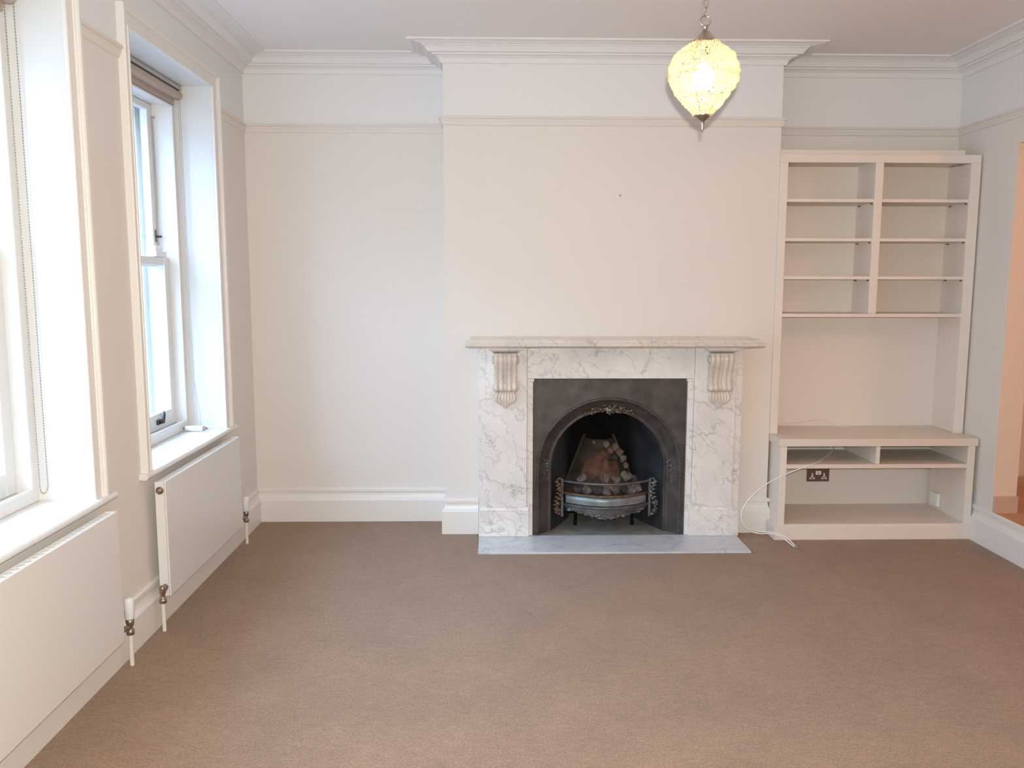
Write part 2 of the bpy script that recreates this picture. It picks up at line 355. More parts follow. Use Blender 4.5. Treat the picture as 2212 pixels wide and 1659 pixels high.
# baseboard: stops at the fireplace and where the built-in cupboard stands
sweep_segments(PATH[:4]+[(-.10, YC)], BASE, ['baseboard_left', 'baseboard_back', 'baseboard_chimney', 'baseboard_chimney_left'], M_trim, 'tall moulded cream skirting board')
sweep_segments([(1.47, YC), (XC1, YC), (XC1, -.24)], BASE, ['baseboard_chimney_right', None], M_trim, 'short skirting between fireplace and cupboard')
sweep_segments([(XR, -.05), (XR, YF)], BASE, ['baseboard_right'], M_trim, 'tall skirting forming the riser of the raised room')
sweep_segments(PATH, CORN, ['trim_%d' % (i+1) for i in range(7)], M_white, 'white stepped plaster cornice')
k = 8
for run in ([(XL, W3[1]+.08), (XL, W1[0]-.08)], [(XL, W1[1]+.08), (XL, W2[0]-.08)]):
    sweep_segments(run, RAIL, ['trim_%d' % k], M_cream, 'cream picture rail'); k += 1
sweep_segments([(XL, W2[1]+.08)]+PATH[1:], RAIL, ['trim_%d' % (k+i) for i in range(7)], M_cream, 'cream picture rail')

# ------------------------------------------------------------------ raised room beyond the opening
obj('wall_hall_end', box(XR+.02, 6.4, .3, .4, 0, ZC+.2), M_warm, kind='structure', label='warm-tinted wall of the raised room')
obj('wall_hall_side', box(6.3, 6.4, -4.5, .3, 0, ZC+.2), M_warm, kind='structure', label='far warm-tinted wall of the raised room')
obj('wall_hall_near', box(XR+.14, 6.3, -4.6, -4.5, 0, ZC+.2), M_warm, kind='structure', label='near warm-tinted wall of the raised room')
obj('ceiling_hall', box(XR+.14, 6.4, -4.6, .3, ZC, ZC+.1), M_ceil, kind='structure', label='ceiling of the raised room')
fl_ = thing('floor_hall', (XR, -2, 0), 'orange timber floor of the raised room one step up', kind='structure')
obj('subfloor', box(XR+.142, 6.3, -4.5, .3, 0, STEP-.0185), M_tan, fl_)
y = OP1-.002; first = None; i = 0
while y > OP0:
    y0 = max(y-.118, OP0)
    obj('plank', box(XR+.001, 6.3, y0+.001, y-.001, STEP-.018, STEP, b=.0015), M_plank, fl_); y -= .12
obj('plank', box(XR+.145, 6.3, OP1, .295, STEP-.018, STEP), M_plank, fl_)
rv = thing('trim_18', (XR, OP1, 0), 'end face of the opening, warm light in its colour, with tan skirting', kind='structure')
obj('reveal_face', box(XR+.004, XR+.14, OP1-.006, OP1-.0005, STEP, OPZ), M_warm, rv)
obj('reveal_skirting', box(XR+.006, XR+.146, OP1-.02, OP1-.006, STEP, .305, b=.002), M_tan, rv)

# ------------------------------------------------------------------ windows
def window(name, W, lab, sill_ends, chain):
    a, b_ = W; c = (a+b_)/2
    t = thing(name, (XL, c, ZS), lab, kind='structure')
    FX = -1.712
    # reveal lining boards
    ln = MB(); ln.box(FX-.10, XL, b_-.001, b_+.012, ZS, ZT+.012); ln.box(FX-.10, XL, a-.012, a+.001, ZS, ZT+.012); ln.box(FX-.10, XL, a, b_, ZT, ZT+.012)
    obj('reveal_lining', ln, M_sash, t)
    # box frame
    f = MB(); st = .062
    for y0, y1 in ((a+.001, a+st), (b_-st, b_-.001)):
        f.box(FX-.14, FX, y0, y1, ZS+.001, ZT-.001, b=.002)
    f.box(FX-.14, FX, a+st, b_-st, 2.452, ZT-.001, b=.002)
    f.box(FX-.16, FX, a+st, b_-st, ZS+.001, ZS+.045, b=.002)
    # staff beads
    for y0 in (a+st-.016, b_-st): f.box(FX-.002, FX+.010, y0, y0+.016, ZS+.045, 2.452, b=.004)
    f.box(FX-.002, FX+.010, a+st, b_-st, ZS+.045, ZS+.06, b=.004); f.box(FX-.002, FX+.010, a+st, b_-st, 2.440, 2.452, b=.003)
    for y0 in (a+st, b_-st-.006): f.box(FX-.096, FX-.088, y0, y0+.006, ZS+.045, 2.452)
    obj('box_frame', f, M_sash, t)
    y0, y1 = a+st+.001, b_-st-.001
    def sash(nm, x0, x1, z0, z1, rb, rt_, lbl):
        s = MB(); sw = .062
        s.box(x0, x1, y0, y0+sw, z0, z1, b=.004); s.box(x0, x1, y1-sw, y1, z0, z1, b=.004)
        s.box(x0, x1, y0+sw, y1-sw, z0, z0+rb, b=.004); s.box(x0, x1, y0+sw, y1-sw, z1-rt_, z1, b=.004)
        o = obj(nm, s, M_sash, t, label=lbl)
        obj('pane', box((x0+x1)/2-.003, (x0+x1)/2, y0+sw-.005, y1-sw+.005, z0+rb-.005, z1-rt_+.005), M_glass, o)
        return o
    lo = sash('lower_sash', FX-.088, FX-.045, ZS+.046, 1.655, .085, .042, 'lower sliding sash')
    hi = sash('upper_sash', FX-.134, FX-.097, 1.605, 2.451, .042, .035, 'upper sliding sash')
    # meeting-rail fastener, side stop, sash lift
    obj('sash_fastener', MB().box(FX-.085, FX-.03, y1-.20, y1-.06, 1.655, 1.685, b=.004).box(FX-.08, FX-.045, y1-.17, y1-.08, 1.685, 1.712, b=.004), M_plas, lo, label='white sash fastener')
    obj('sash_lift', MB().tube([(FX-.044, c+.20, .795), (FX-.02, c+.20, .80), (FX-.015, c+.20, .83), (FX-.03, c+.24, .843), (FX-.04, c+.27, .826)], [.010, .011, .009, .008, .007], 8)
        .box(FX-.046, FX-.034, c+.175, c+.22, .785, .812, b=.003), M_dark, lo, label='dark metal sash lift')
    obj('sash_stop', MB().lathe([(.004, 0), (.006, .004), (.006, .028), (.004, .032)], (FX-.097, y1-.03, 1.765), 10, 'X').box(FX-.1, FX-.094, y1-.036, y1-.024, 1.735, 1.80, b=.001), M_dark, hi, label='bronze sash stop bolt')
    obj('sash_cord', MB().tube([(FX-.092, y1-.005, 2.37), (FX-.09, y1-.005, 2.0), (FX-.092, y1-.005, 1.70)], .003, 6).ball((FX-.088, y1-.008, 2.385), .009), M_grey, hi, label='grey sash cord')
    # architrave around the opening
    prof = [(0, 0), (0, .013), (.004, .016), (.012, .016), (.014, .012), (.050, .014), (.054, .020), (.058, .020), (.060, .026), (.066, .031), (.080, .031), (.083, .026), (.083, 0)]
    ar = MB(); k = len(prof)
    pts = [(a, ZS, -1, 0), (a, ZT, -1, 1), (b_, ZT, 1, 1), (b_, ZS, 1, 0)]
    vs = []
    for (yy, zz, sy, sz) in pts:
        for u, p in prof: vs.append((XL+p, yy+sy*u, zz+sz*u))
    ar.add(vs, [(i*k+j, i*k+(j+1) % k, (i+1)*k+(j+1) % k, (i+1)*k+j) for i in range(3) for j in range(k)]+[tuple(range(k)), tuple(3*k+j for j in range(k))])
    obj('casing', ar, M_trim, t)
    # window board with rounded nose
    s0, s1 = sill_ends; nz = .028; pr_ = [(FX-.10, ZS), (XL+.022, ZS)]
    for q in range(1, 6): ang = PI/2-PI*q/6; pr_.append((XL+.024+.013*math.cos(ang), ZS-nz/2+nz/2*math.sin(ang)))
    pr_ += [(XL+.020, ZS-nz), (XL, ZS-nz), (XL, ZS-.0295), (FX-.10, ZS-.0295)]
    sl = MB(); sl.prism(pr_, 'Y', a+.002, b_-.002)
    q2 = [(x_, z_) for x_, z_ in pr_ if x_ >= XL-.0001]; q2 = [(XL+.0005, ZS)]+q2
    sl.prism(q2, 'Y', s0, a+.002); sl.prism(q2, 'Y', b_-.002, s1)
    obj('sill', sl, M_trim, t)
    # outer stone sill and reveal
    obj('outer_sill', box(XO-.14, FX-.16, a+.061, b_-.061, ZS-.068, ZS-.02, b=.005), M_render, t)
    return t
window('window_1', W1, 'nearer tall sash window in a deep reveal', (-3.26, -1.995), True)
window('window_2', W2, 'farther tall sash window in a deep reveal', (-1.712, -.462), False)
window('window_added', W3, 'added unseen sash window behind the camera, for more daylight', (-6.06, -4.80), False)  # unseen window, added to bring more daylight into the room

# roller blinds, rolled up at the head of each reveal
def blind(W, lab, mode):
    a, b_ = W; c = (a+b_)/2; t = thing('roller_blind', (-1.66, c, 2.50), lab, 'blind')
    obj('head_rail', box(-1.705, -1.668, a+.006, b_-.006, 2.535, 2.557, b=.003), M_grey, t, label='grey aluminium head rail')
    r = MB(); pts = []
    for q in range(13):
        an = 2*PI*q/12; pts.append((-1.688+.026*math.cos(an), 2.508+.024*math.sin(an)))
    r.prism(pts[:-1], 'Y', a+.012, b_-.012); obj('fabric_roll', r, M_fab, t, label='taupe rolled fabric')
    obj('bottom_bar', box(-1.712, -1.700, a+.02, b_-.03, 2.455, 2.492, b=.003), M_fab, t)
    return t
tb = blind(W1, 'taupe roller blind rolled up in the nearer window, bead chain hanging', 1)
ch = MB(); pts = []
zt, zb_ = 2.50, .745; yA, yB, xx = -2.205, -2.148, -1.672
z = zt
while z > zb_+.03: pts.append((xx, yA+(zt-z)*.006, z)); z -= .0105
yA2 = yA+(zt-z)*.006; yc = (yA2+yB+.008)/2; rr = (yB+.008-yA2)/2
for q in range(1, 9): an = PI+PI*q/9; pts.append((xx, yc+rr*math.cos(an), zb_+.03+rr*math.sin(an)))
z = zb_+.03
while z < zt: pts.append((xx, yB+(zt-z)*.0045, z)); z += .0105
for p in pts: ch.ball(p, .0029, 1)
ch.tube(pts, .0008, 4, False)
obj('bead_chain', ch, M_nick, tb, label='grey bead pull chain in a long loop', kind='stuff')
tb = blind(W2, 'taupe roller blind rolled up in the farther window, thin cord hanging', 2)
cc = MB()
cc.tube([(-1.672, -.615, 2.5), (-1.668, -.62, 1.6), (-1.66, -.63, 1.0), (-1.64, -.66, .80), (-1.632, -.69, .742)], .0014, 5)
cc.tube([(-1.672, -.64, 2.5), (-1.672, -.64, 1.5), (-1.655, -.645, 1.0), (-1.62, -.67, .80), (-1.612, -.69, .742)], .0014, 5)
obj('pull_cord', cc, M_grey, tb, label='thin pull cord')
t = thing('cord_tensioner', (-1.652, -.69, ZS), 'small white cylinder with brown metal tips lying on the far window sill', 'blind fitting')
obj('barrel', MB().lathe([(.013, -.048), (.016, -.046), (.016, .044), (.013, .047)], (-1.648, -.69, ZS+.016), 16, 'X'), M_plas, t)
obj('end_tip', MB().lathe([(.011, 0), (.012, .004), (.008, .014), (.002, .028)], (-1.602, -.69, ZS+.016), 12, 'X'), M_brass, t, label='brown metal tip')
obj('end_tip', MB().lathe([(.003, 0), (.004, .012), (.006, .016)], (-1.711, -.69, ZS+.016), 8, 'X'), M_brass, t, label='brown metal tip')

# outside: pavement and a pale building across the street, added to block low sky
obj('pavement', box(-40, XO-.01, -30, 25, -1.3, -1.2), M_ground, label='dark street outside the windows', kind='structure')
tr_ = thing('added_terrace', (-13.5, 12, -1.2), 'pale rendered terrace across the street, added to block low sky light', 'building')
obj('facade', box(-20, -13.5, -28, 48, -1.2, 6.4), M_render, tr_)
obj('roof', MB().prism([(-20.2, 6.4), (-13.2, 6.4), (-16.7, 8.2)], 'Y', -28.2, 48.2), mat('slate_roof', (.30, .31, .33), .7), tr_)
M_far = mat('dark_far_pane', (.25, .28, .30), .15)
for iy in range(15):
    for iz in range(2):
        yy = -25+iy*4.9; zz = -.2+iz*3.0
        wf = obj('far_window', box(-13.5, -13.42, yy, yy+1.3, zz, zz+1.9, b=.01), M_sash, tr_)
        obj('far_pane', box(-13.42, -13.41, yy+.12, yy+1.18, zz+.12, zz+1.78), M_far, wf)

# ------------------------------------------------------------------ radiators
def radiator(y0, y1, lab, trv_y, lock_y):
    t = thing('radiator', (-1.455, (y0+y1)/2, 0), lab, 'radiator')
    z0, z1 = .145, .665
    obj('front_panel', box(-1.440, -1.432, y0, y1, z0, z1, b=.004), M_rad, t)
    obj('back_panel', box(-1.478, -1.472, y0+.004, y1-.004, z0+.004, z1-.004, b=.002), M_rad, t)
    for yy in (y0, y1-.008): obj('side_cover', box(-1.480, -1.4405, yy, yy+.008, z0+.002, z1-.002, b=.002), M_rad, t)
    n = int((y1-y0-.03)/.035); fin = None
    for k in range(n):
        yy = y0+.02+k*.035
        if fin is None:
            m = MB(); m.prism([(-1.471, yy), (-1.4405, yy+.022), (-1.4405, yy+.0235), (-1.471, yy+.0015)], 'Z', z1-.05, z1-.006)
            m.prism([(-1.471, yy+.0335), (-1.4405, yy+.0235), (-1.4405, yy+.022), (-1.471, yy+.032)], 'Z', z1-.05, z1-.006)
            fin = obj('convector_fin', m, M_rad, t)
        else:
            o = fin.copy(); COL.objects.link(o); o.location = fin.location+Vector((0, k*.035, 0))
    for s in (y0+.15, y1-.15): obj('wall_bracket', box(-1.518, -1.479, s-.02, s+.02, z0+.12, z1-.12), M_rad, t)
    obj('blanking_plug', MB().lathe([(.017, 0), (.017, -.004), (.0125, -.005), (.0125, -.014), (.009, -.016)], (-1.458, y0, z1-.04), 14, 'Y'), M_brass, t, label='brown metal blanking plug')
    v = obj('thermostat_valve', MB().lathe([(.010, .128), (.015, .130), (.015, .150), (.010, .152), (.010, .165), (.014, .168), (.016, .180), (.017, .195)], (-1.455, trv_y, 0), 14)
        .tube([(-1.455, trv_y, .160), (-1.455, (trv_y+y1)/2, .172), (-1.455, y1-.004, .178)], [.009, .011, .013], 10), M_brass, t, label='brown metal valve body')
    obj('valve_head', MB().lathe([(.017, .195), (.019, .198), (.019, .272), (.017, .279), (.008, .281)], (-1.455, trv_y, 0), 16), M_plas, v, label='white thermostat head')
    obj('lockshield_valve', MB().lathe([(.010, .128), (.016, .130), (.016, .146), (.010, .150), (.010, .168), (.013, .172), (.013, .196), (.010, .206), (.004, .207)], (-1.455, lock_y, 0), 14)
        .tube([(-1.455, lock_y, .176), (-1.455, (lock_y+y0)/2, .182), (-1.455, y0+.004, .190)], [.010, .012, .014], 10), M_brass, t, label='brown metal lockshield valve')
    for yy in (trv_y, lock_y): obj('supply_pipe', MB().tube([(-1.455, yy, .13), (-1.455, yy, 0)], .0085, 10), M_pipe, t)
    return t
radiator(-3.20, -2.115, 'wide white panel radiator under the nearer window, cut by the photo edge', -2.015, -3.28)
radiator(-1.655, -.60, 'white panel radiator under the farther window, end cap facing the room', -.462, -1.688)

# ------------------------------------------------------------------ fireplace surround
fp = thing('fireplace_surround', (.684, -.34, 0), 'white veined marble fireplace surround with carved corbels on the chimney breast', 'fireplace')
def jamb(sx, m=fp):
    def X(v): return .684+sx*(v-.684)
    j = MB(); j.box(X(-.095), X(-.055), YC-.001, -.386, .166, 1.158, b=.002); j.box(X(-.055), X(.19), YC-.001, -.395, .19, 1.158, b=.004)
    o = obj('jamb', j, M_marb, m)
    s = MB(); s.box(X(.1905), X(.226), YC-.001, -.378, .012, .945, b=.003); s.box(X(.1905), X(.232), YC-.001, -.388, .945, .963, b=.003)
    obj('inner_slip', s, M_marb, o)
    p = MB(); p.box(X(-.097), X(.204), YC-.001, -.402, .012, .166, b=.004)
    p.prism([(YC, .166), (-.402, .166), (-.402, .174), (-.398, .176), (-.392, .190), (-.386, .196), (YC, .196)], 'X', X(-.090), X(.200))
    obj('plinth_block', p, M_marb, o)
jamb(1); jamb(-1)
obj('frieze_panel', box(.1905, 1.1775, YC-.001, -.386, .9635, 1.158, b=.003), M_marb, fp)
sh = MB(); P = [(.0, 1.158), (.268, 1.158), (.286, 1.163), (.292, 1.172), (.290, 1.182), (.280, 1.188), (.276, 1.196), (.268, 1.205), (0, 1.205)]
vs = []
for (cx, sx, ins) in ((-.167, -1, 1), (1.535, 1, 1)):
    for d, z in P: vs.append((cx - sx*(.292-d)*1.0 if d > 0 else cx-sx*.292*.08, YC-.001, z))
# mantel shelf: moulded front, with moulded returns
def loop(z, ins): return [(-.167+ins, YC-.001, z), (-.167+ins, YC-.292+ins, z), (1.535-ins, YC-.292+ins, z), (1.535-ins, YC-.001, z)]
lv = [(1.158, .026), (1.161, .010), (1.168, .001), (1.178, .0), (1.185, .006), (1.188, .013), (1.192, .014), (1.199, .018), (1.205, .026)]
mv = []; 
for z, ins in lv: mv += loop(z, ins)
n_ = len(lv); mf = [(i*4+j, i*4+(j+1) % 4, (i+1)*4+(j+1) % 4, (i+1)*4+j) for i in range(n_-1) for j in range(4)]+[(0, 1, 2, 3), tuple((n_-1)*4+j for j in (3, 2, 1, 0))]
obj('mantel_shelf', MB().add(mv, mf), M_marb2, fp)
def corbel(cx):
    m = M_marb
    cap = MB(); lv = [(1.118, .030, -.440), (1.124, .022, -.450), (1.132, .016, -.470), (1.138, .004, -.480), (1.150, .0, -.486), (1.157, -.004, -.49)]
    vs = []
    for z, ins, yy in lv: vs += [(cx-.098+ins, -.394, z), (cx-.098+ins, yy, z), (cx+.098-ins, yy, z), (cx+.098-ins, -.394, z)]
    k = len(lv); cap.add(vs, [(i*4+j, i*4+(j+1) % 4, (i+1)*4+(j+1) % 4, (i+1)*4+j) for i in range(k-1) for j in range(4)]+[(0, 1, 2, 3), tuple((k-1)*4+j for j in (3, 2, 1, 0))])
    o = obj('corbel', cap, m, fp)
    # S-scroll body with three rounded ribs
    curve = [(.066, 1.118), (.075, 1.10), (.078, 1.08), (.074, 1.06), (.062, 1.035), (.048, 1.005), (.038, .975), (.034, .955), (.036, .945), (.032, .940), (.042, .932), (.050, .918), (.050, .905), (.044, .896), (.030, .891), (.004, .890)]
    nu = 36; hw = .068; vs = []; body = MB()
    for (p, z) in curve:
        for i in range(nu+1):
            u = i/nu*2-1
            rib = 0
            for c0, w0, h0 in ((-.80, .20, .012), (-.36, .20, .013), (0, .11, .009), (.36, .20, .013), (.80, .20, .012)):
                q = (u-c0)/w0
                if abs(q) < 1: rib = max(rib, h0*math.sqrt(1-q*q))
            vs.append((cx+u*hw, -.394-max(p-.010, .001)-rib*(1 if p > .01 else 0), z))
    k = nu+1; nc = len(curve)
    body.add(vs, [(i*k+j, i*k+j+1, (i+1)*k+j+1, (i+1)*k+j) for i in range(nc-1) for j in range(nu)], True)
    for side, j in ((-1, 0), (1, nu)):
        edge = [vs[i*k+j] for i in range(nc)]; backs = [(e_[0], -.392, e_[2]) for e_ in edge]
        body.add(edge+backs, [(i, i+1, nc+i+1, nc+i) for i in range(nc-1)])
        body.lathe([(.024, 0), (.024, .006), (.018, .009), (.016, .006), (.006, .010)][::1] if side > 0 else [(.024, 0), (.024, -.006), (.018, -.009), (.016, -.006), (.006, -.010)], (cx+side*hw, -.424, 1.078), 14, 'X')
        body.lathe([(.016, 0), (.016, .006), (.008, .009)] if side > 0 else [(.016, 0), (.016, -.006), (.008, -.009)], (cx+side*hw, -.415, .915), 12, 'X')
    obj('scroll', body, M_marb2, o)
    shl = MB()
    for i in range(7):
        an = (i-3)*.30; L_ = .100*(1-.30*abs(math.sin(an))) ; w0 = .010
        dx, dz = math.sin(an), -math.cos(an)
        p0 = Vector((cx+(i-3)*.0145, -.404, .892)); 
        tip = Vector((cx+(i-3)*.0052, -.400, .892-.104*(1-.055*abs(i-3)**1.25)))
        mid = Vector((cx+(i-3)*.0185, -.412, .850))
        shl.tube([p0, (p0*.4+mid*.6)+Vector((0, 0, .004)), mid, (mid+tip)/2+Vector(((i-3)*.0025, -.003, 0)), tip], [.009, .0105, .0105, .009, .004], 8)
    obj('shell_drop', shl, M_marb2, o)
corbel(.063); corbel(1.3205)

# hearth
ht = thing('hearth', (.684, -.5, 0), 'flush blue-grey marble hearth slab in front of the fireplace', 'hearth')
obj('front_slab', box(-.095, 1.456, -.692, -.375, .0005, .012, b=.002), M_hearth, ht)
obj('back_stone', box(.212, 1.153, -.3745, .185, .0005, .0115), M_slate, ht, label='dusty dark grey back stone')

# ------------------------------------------------------------------ cast iron arched insert
ins = thing('arched_fireplace_insert', (.684, -.33, .012), 'black cast iron arched fireplace insert set inside the marble', 'fireplace insert')
CX, CZ, NA = .684, .412, 40
def arch(R, y, z0=.012, cz=CZ, sx=1, n=NA):
    pts = [(CX-R*sx, y, z0)]
    pts += [(CX-R*sx*math.cos(PI*i/n), y, cz+R*math.sin(PI*i/n)) for i in range(n+1)]
    pts.append((CX+R*sx, y, z0)); return pts
def loft(loops, smooth=True):
    m = MB(); k = len(loops[0]); vs = [p for l in loops for p in l]
    return m.add(vs, [(i*k+j, i*k+j+1, (i+1)*k+j+1, (i+1)*k+j) for i in range(len(loops)-1) for j in range(k-1)], smooth)
# plate with arched hole
outer = []
A = arch(.432, -.356)
n_ = len(A)
for i, p in enumerate(A):
    if i == 0: outer.append((.2145, -.356, .012))
    elif i == n_-1: outer.append((1.1535, -.356, .012))
    else:
        dx, dz = p[0]-CX, p[2]-CZ; 
        tx = .4695/abs(dx) if abs(dx) > 1e-6 else 1e9; tz = (.9775-CZ)/dz if dz > 1e-6 else 1e9
        tt = min(tx, tz); outer.append((CX+dx*tt, -.356, CZ+dz*tt))
pl = MB(); k = n_; vs = A+outer; pl.add(vs, [(i, i+1, k+i+1, k+i) for i in range(k-1)])
# corner fills
def corner(sx):
    c = (CX+sx*.4695, -.356, .9775)
    cand = [i for i in range(n_) if (outer[i][0]-CX)*sx > 0]
    side = [i for i in cand if abs(abs(outer[i][0]-CX)-.4695) < 1e-4]; top = [i for i in range(n_) if abs(outer[i][2]-.9775) < 1e-4 and (outer[i][0]-CX)*sx > 0]
    s_ = max(side, key=lambda i: outer[i][2]); t_ = max(top, key=lambda i: abs(outer[i][0]-CX))
    if s_ != t_: pl.add([outer[s_], c, outer[t_]], [(0, 1, 2)])
corner(-1); corner(1)
pl.box(.2145, 1.1535, -.3555, -.340, .90, .9775)
obj('face_plate', pl, M_iron, ins)
# splayed moulded arch ring
ring = loft([arch(.436, -.356), arch(.434, -.366), arch(.426, -.368), arch(.420, -.362), arch(.414, -.352), arch(.400, -.338), arch(.384, -.322), arch(.366, -.305), arch(.354, -.294), arch(.352, -.300), arch(.345, -.300), arch(.341, -.290), arch(.340, -.275)])
rg = obj('arch_ring', ring, M_iron, ins)
bd = MB()
Ls = [(0, z) for z in ()]
cnt = 110; tot = PI*.428+2*.40
for i in range(cnt):
    s_ = tot*(i+.5)/cnt
    if s_ < .40: p = (CX-.428, .012+s_)
    elif s_ < .40+PI*.428: an = (s_-.40)/.428; p = (CX-.428*math.cos(an), CZ+.428*math.sin(an))
    else: p = (CX+.428, CZ-(s_-.40-PI*.428))
    bd.ball((p[0], -.369, p[1]), .0052, 1, (1, .7, 1))
obj('rope_moulding', bd, M_iron2, rg, label='beaded edge moulding')
# casting ornaments
def ornament(cx, y, cz, w_, h_, n, seed, m, lbl, r=(.006, .013), shape=None):
    g = random.Random(seed); o = MB()
    for i in range(n):
        u = g.uniform(-1, 1); 
        v = g.uniform(-1, 1)*(1-.65*abs(u)) if shape != 'v' else g.uniform(-1, 1)
        rr = g.uniform(*r)*(1-.3*abs(u))
        zz = cz+v*h_ - (0 if shape else .0)
        if shape == 'arc': zz -= (u*w_)**2/(2*.36)
        if shape == 'arc': yy = y
        else: yy = y
        o.ball((cx+u*w_, yy-g.uniform(0, .006), zz), rr, 1, (g.uniform(.8, 1.5), .8, g.uniform(.7, 1.2)), .12, g)
    obj('cast_ornament', o, m, ins, label=lbl)
ornament(CX, -.318, .775, .155, .028, 58, 3, M_rust, 'rusty flower garland at the crown of the arch', shape='arc')
ornament(CX+.003, -.322, .752, .022, .030, 14, 5, M_iron2, 'central drop of the crown garland', (.007, .012), 'v')
ornament(.300, -.316, .425, .026, .040, 22, 8, M_iron2, 'grey cast leaf on the left of the ring', (.005, .010), 'v')
ornament(.296, -.320, .360, .012, .030, 9, 9, M_iron2, 'small cast drop below the left leaf', (.004, .007), 'v')
ornament(1.064, -.316, .430, .026, .036, 22, 10, M_iron2, 'grey cast leaf on the right of the ring', (.005, .010), 'v')
ornament(1.070, -.320, .355, .010, .045, 12, 11, M_iron2, 'small cast drop below the right leaf', (.004, .007), 'v')
# interior: cheeks narrowing to the back
def sq(hw, y, zt, n=NA):
    pts = [(CX-hw, y, .012)]
    for i in range(n+1):
        an = PI*i/n; pts.append((CX-hw*math.copysign(abs(math.cos(an))**.75, math.cos(an)), y, .36+(zt-.36)*math.sin(an)**.85))
    pts.append((CX+hw, y, .012)); return pts
obj('cheeks', loft([arch(.340, -.275), arch(.335, -.265), sq(.27, -.14, .80), sq(.205, .02, .86), sq(.195, .10, .88)]), M_cheek, ins)
bk = MB(); B = sq(.196, .10, .88); bk.add(B, [tuple(range(len(B)))]); obj('fire_back', bk, M_soot_shade, ins)
# fireclay hump with a carved centre
fb = MB(); NU, NV = 24, 18; vs = []
for j in range(NV+1):
    v = j/NV
    for i in range(NU+1):
        u = i/NU*2-1
        hw = .235*(1-.62*v**1.1)
        z = .20+.33*v-.03*abs(u)*(1-v); bul = .085*(1-u*u)*(1-.55*v)
        y = -.10+.11*v-bul+.05*abs(u)**3
        y -= .010*math.sin(u*9)*math.sin(v*7)
        vs.append((CX-.012+u*hw, y, z))
fb.add(vs, [(j*(NU+1)+i, j*(NU+1)+i+1, (j+1)*(NU+1)+i+1, (j+1)*(NU+1)+i) for j in range(NV) for i in range(NU)], True)
obj('fireclay_back', fb, M_fire2, ins, label='sooty fireclay back')
ar_ = MB(); apts = [(CX-.012-.235*(1-.62*t_**1.1)*(1.02), -.055+.11*t_, .19+.36*t_) for t_ in [i/12 for i in range(13)]]
apts2 = [(2*(CX-.012)-p[0], p[1], p[2]) for p in reversed(apts)]
ar_.tube(apts, .009, 8); ar_.tube(apts2, .009, 8)
obj('fireclay_rim', ar_, M_fire2, ins)
rec = MB(); NU, NV = 16, 14; vs = []      # arched scorched panel bulging in the middle of the fireclay
for jj in range(NV+1):
    v = jj/NV
    for ii in range(NU+1):
        u = ii/NU*2-1; hw = .125*math.sqrt(max(0, 1-v**2.4))+.002
        vs.append((CX-.035+u*hw+.03*v, -.185+.095*v-.045*(1-u*u)*(1-.5*v), .255+.225*v))
rec.add(vs, [(jj*(NU+1)+ii, jj*(NU+1)+ii+1, (jj+1)*(NU+1)+ii+1, (jj+1)*(NU+1)+ii) for jj in range(NV) for ii in range(NU)], True)
for k in range(5):
    rec.tube([(CX-.035+.02*k, -.235, .27), (CX-.03+.012*k, -.238, .33), (CX-.01+.006*k, -.205, .39), (CX+.0+.004*k, -.16, .44)], [.012, .011, .009, .004], 7)
obj('scorched_panel', rec, M_fire, ins, label='orange-brown scorched arched panel')

# grate with bowed bars
gr = thing('fire_grate', (.684, -.28, .012), 'bow-fronted iron fire grate with scalloped apron holding the coals', 'fire grate')
def bow(z, hw, y0=-.262, y1=-.372, n=18):
    return [(CX-.004+hw*u, y1+(y0-y1)*u*u, z) for u in [i/n*2-1 for i in range(n+1)]]
def strip(z0, z1, hw, th=.006, y0=-.262, y1=-.372, bulge=0):
    m = MB(); a = bow(z0, hw, y0, y1); b_ = bow(z1, hw, y0, y1); k = len(a); mid = [(p[0], p[1]-bulge, (z0+z1)/2) for p in a]
    back = lambda l: [(p[0], p[1]+th, p[2]) for p in l]
    loops = [a, mid, b_, back(b_), back(a), a]; vs = [p for l in loops for p in l]
    return m.add(vs, [(i*k+j, i*k+j+1, (i+1)*k+j+1, (i+1)*k+j) for i in range(5) for j in range(k-1)], True)
obj('top_bar', MB().tube(bow(.322, .275), .0085, 8), M_iron2, gr)
obj('front_bar', strip(.238, .252, .258, .012, bulge=.004), M_rust, gr, label='rusty flat second bar')
obj('polished_plate', strip(.186, .236, .245, .004, -.268, -.368, .006), mat('worn_steel_plate', (.24, .27, .28), .42, .5, noise=(12, .35)), gr, label='pale worn steel plate')
obj('front_bar', strip(.166, .182, .258, .012, bulge=.004), M_iron2, gr)
ap = MB(); nsc = 26; pts = []
for i in range(nsc*4+1):
    u = i/(nsc*4)*2-1; pts.append((CX-.004+.25*u, -.366+.105*u*u, .118+.030*u*u+.018*(1-abs(u))*(-1)+.010*abs(math.sin(.5*nsc*PI*(u+1)/2))))
top = [(p[0], p[1], .164) for p in pts]; k = len(pts)
bkp = [(p[0], p[1]+.006, p[2]) for p in pts]; tbk = [(p[0], p[1]+.006, p[2]) for p in top]
ap.add(pts+top+tbk+bkp, [(q*k+i, q*k+i+1, (q+1)*k+i+1, (q+1)*k+i) for q in range(3) for i in range(k-1)]+[(3*k+i, 3*k+i+1, i+1, i) for i in range(k-1)])
obj('apron', ap, M_iron2, gr, label='scalloped grey iron apron')
gg = random.Random(12); fl2 = MB()
for i in range(40):
    u = gg.uniform(-.95, .95); wv = 1-abs(u)
    fl2.ball((CX-.004+.25*u*(.5 if i > 22 else 1), -.370+.105*(u*(.5 if i > 22 else 1))**2, .128+.020*abs(u)-(.014 if i > 22 else 0)+gg.uniform(-.008, .01)), gg.uniform(.006, .011), 1, (1.5, .6, .8), .1, gg)
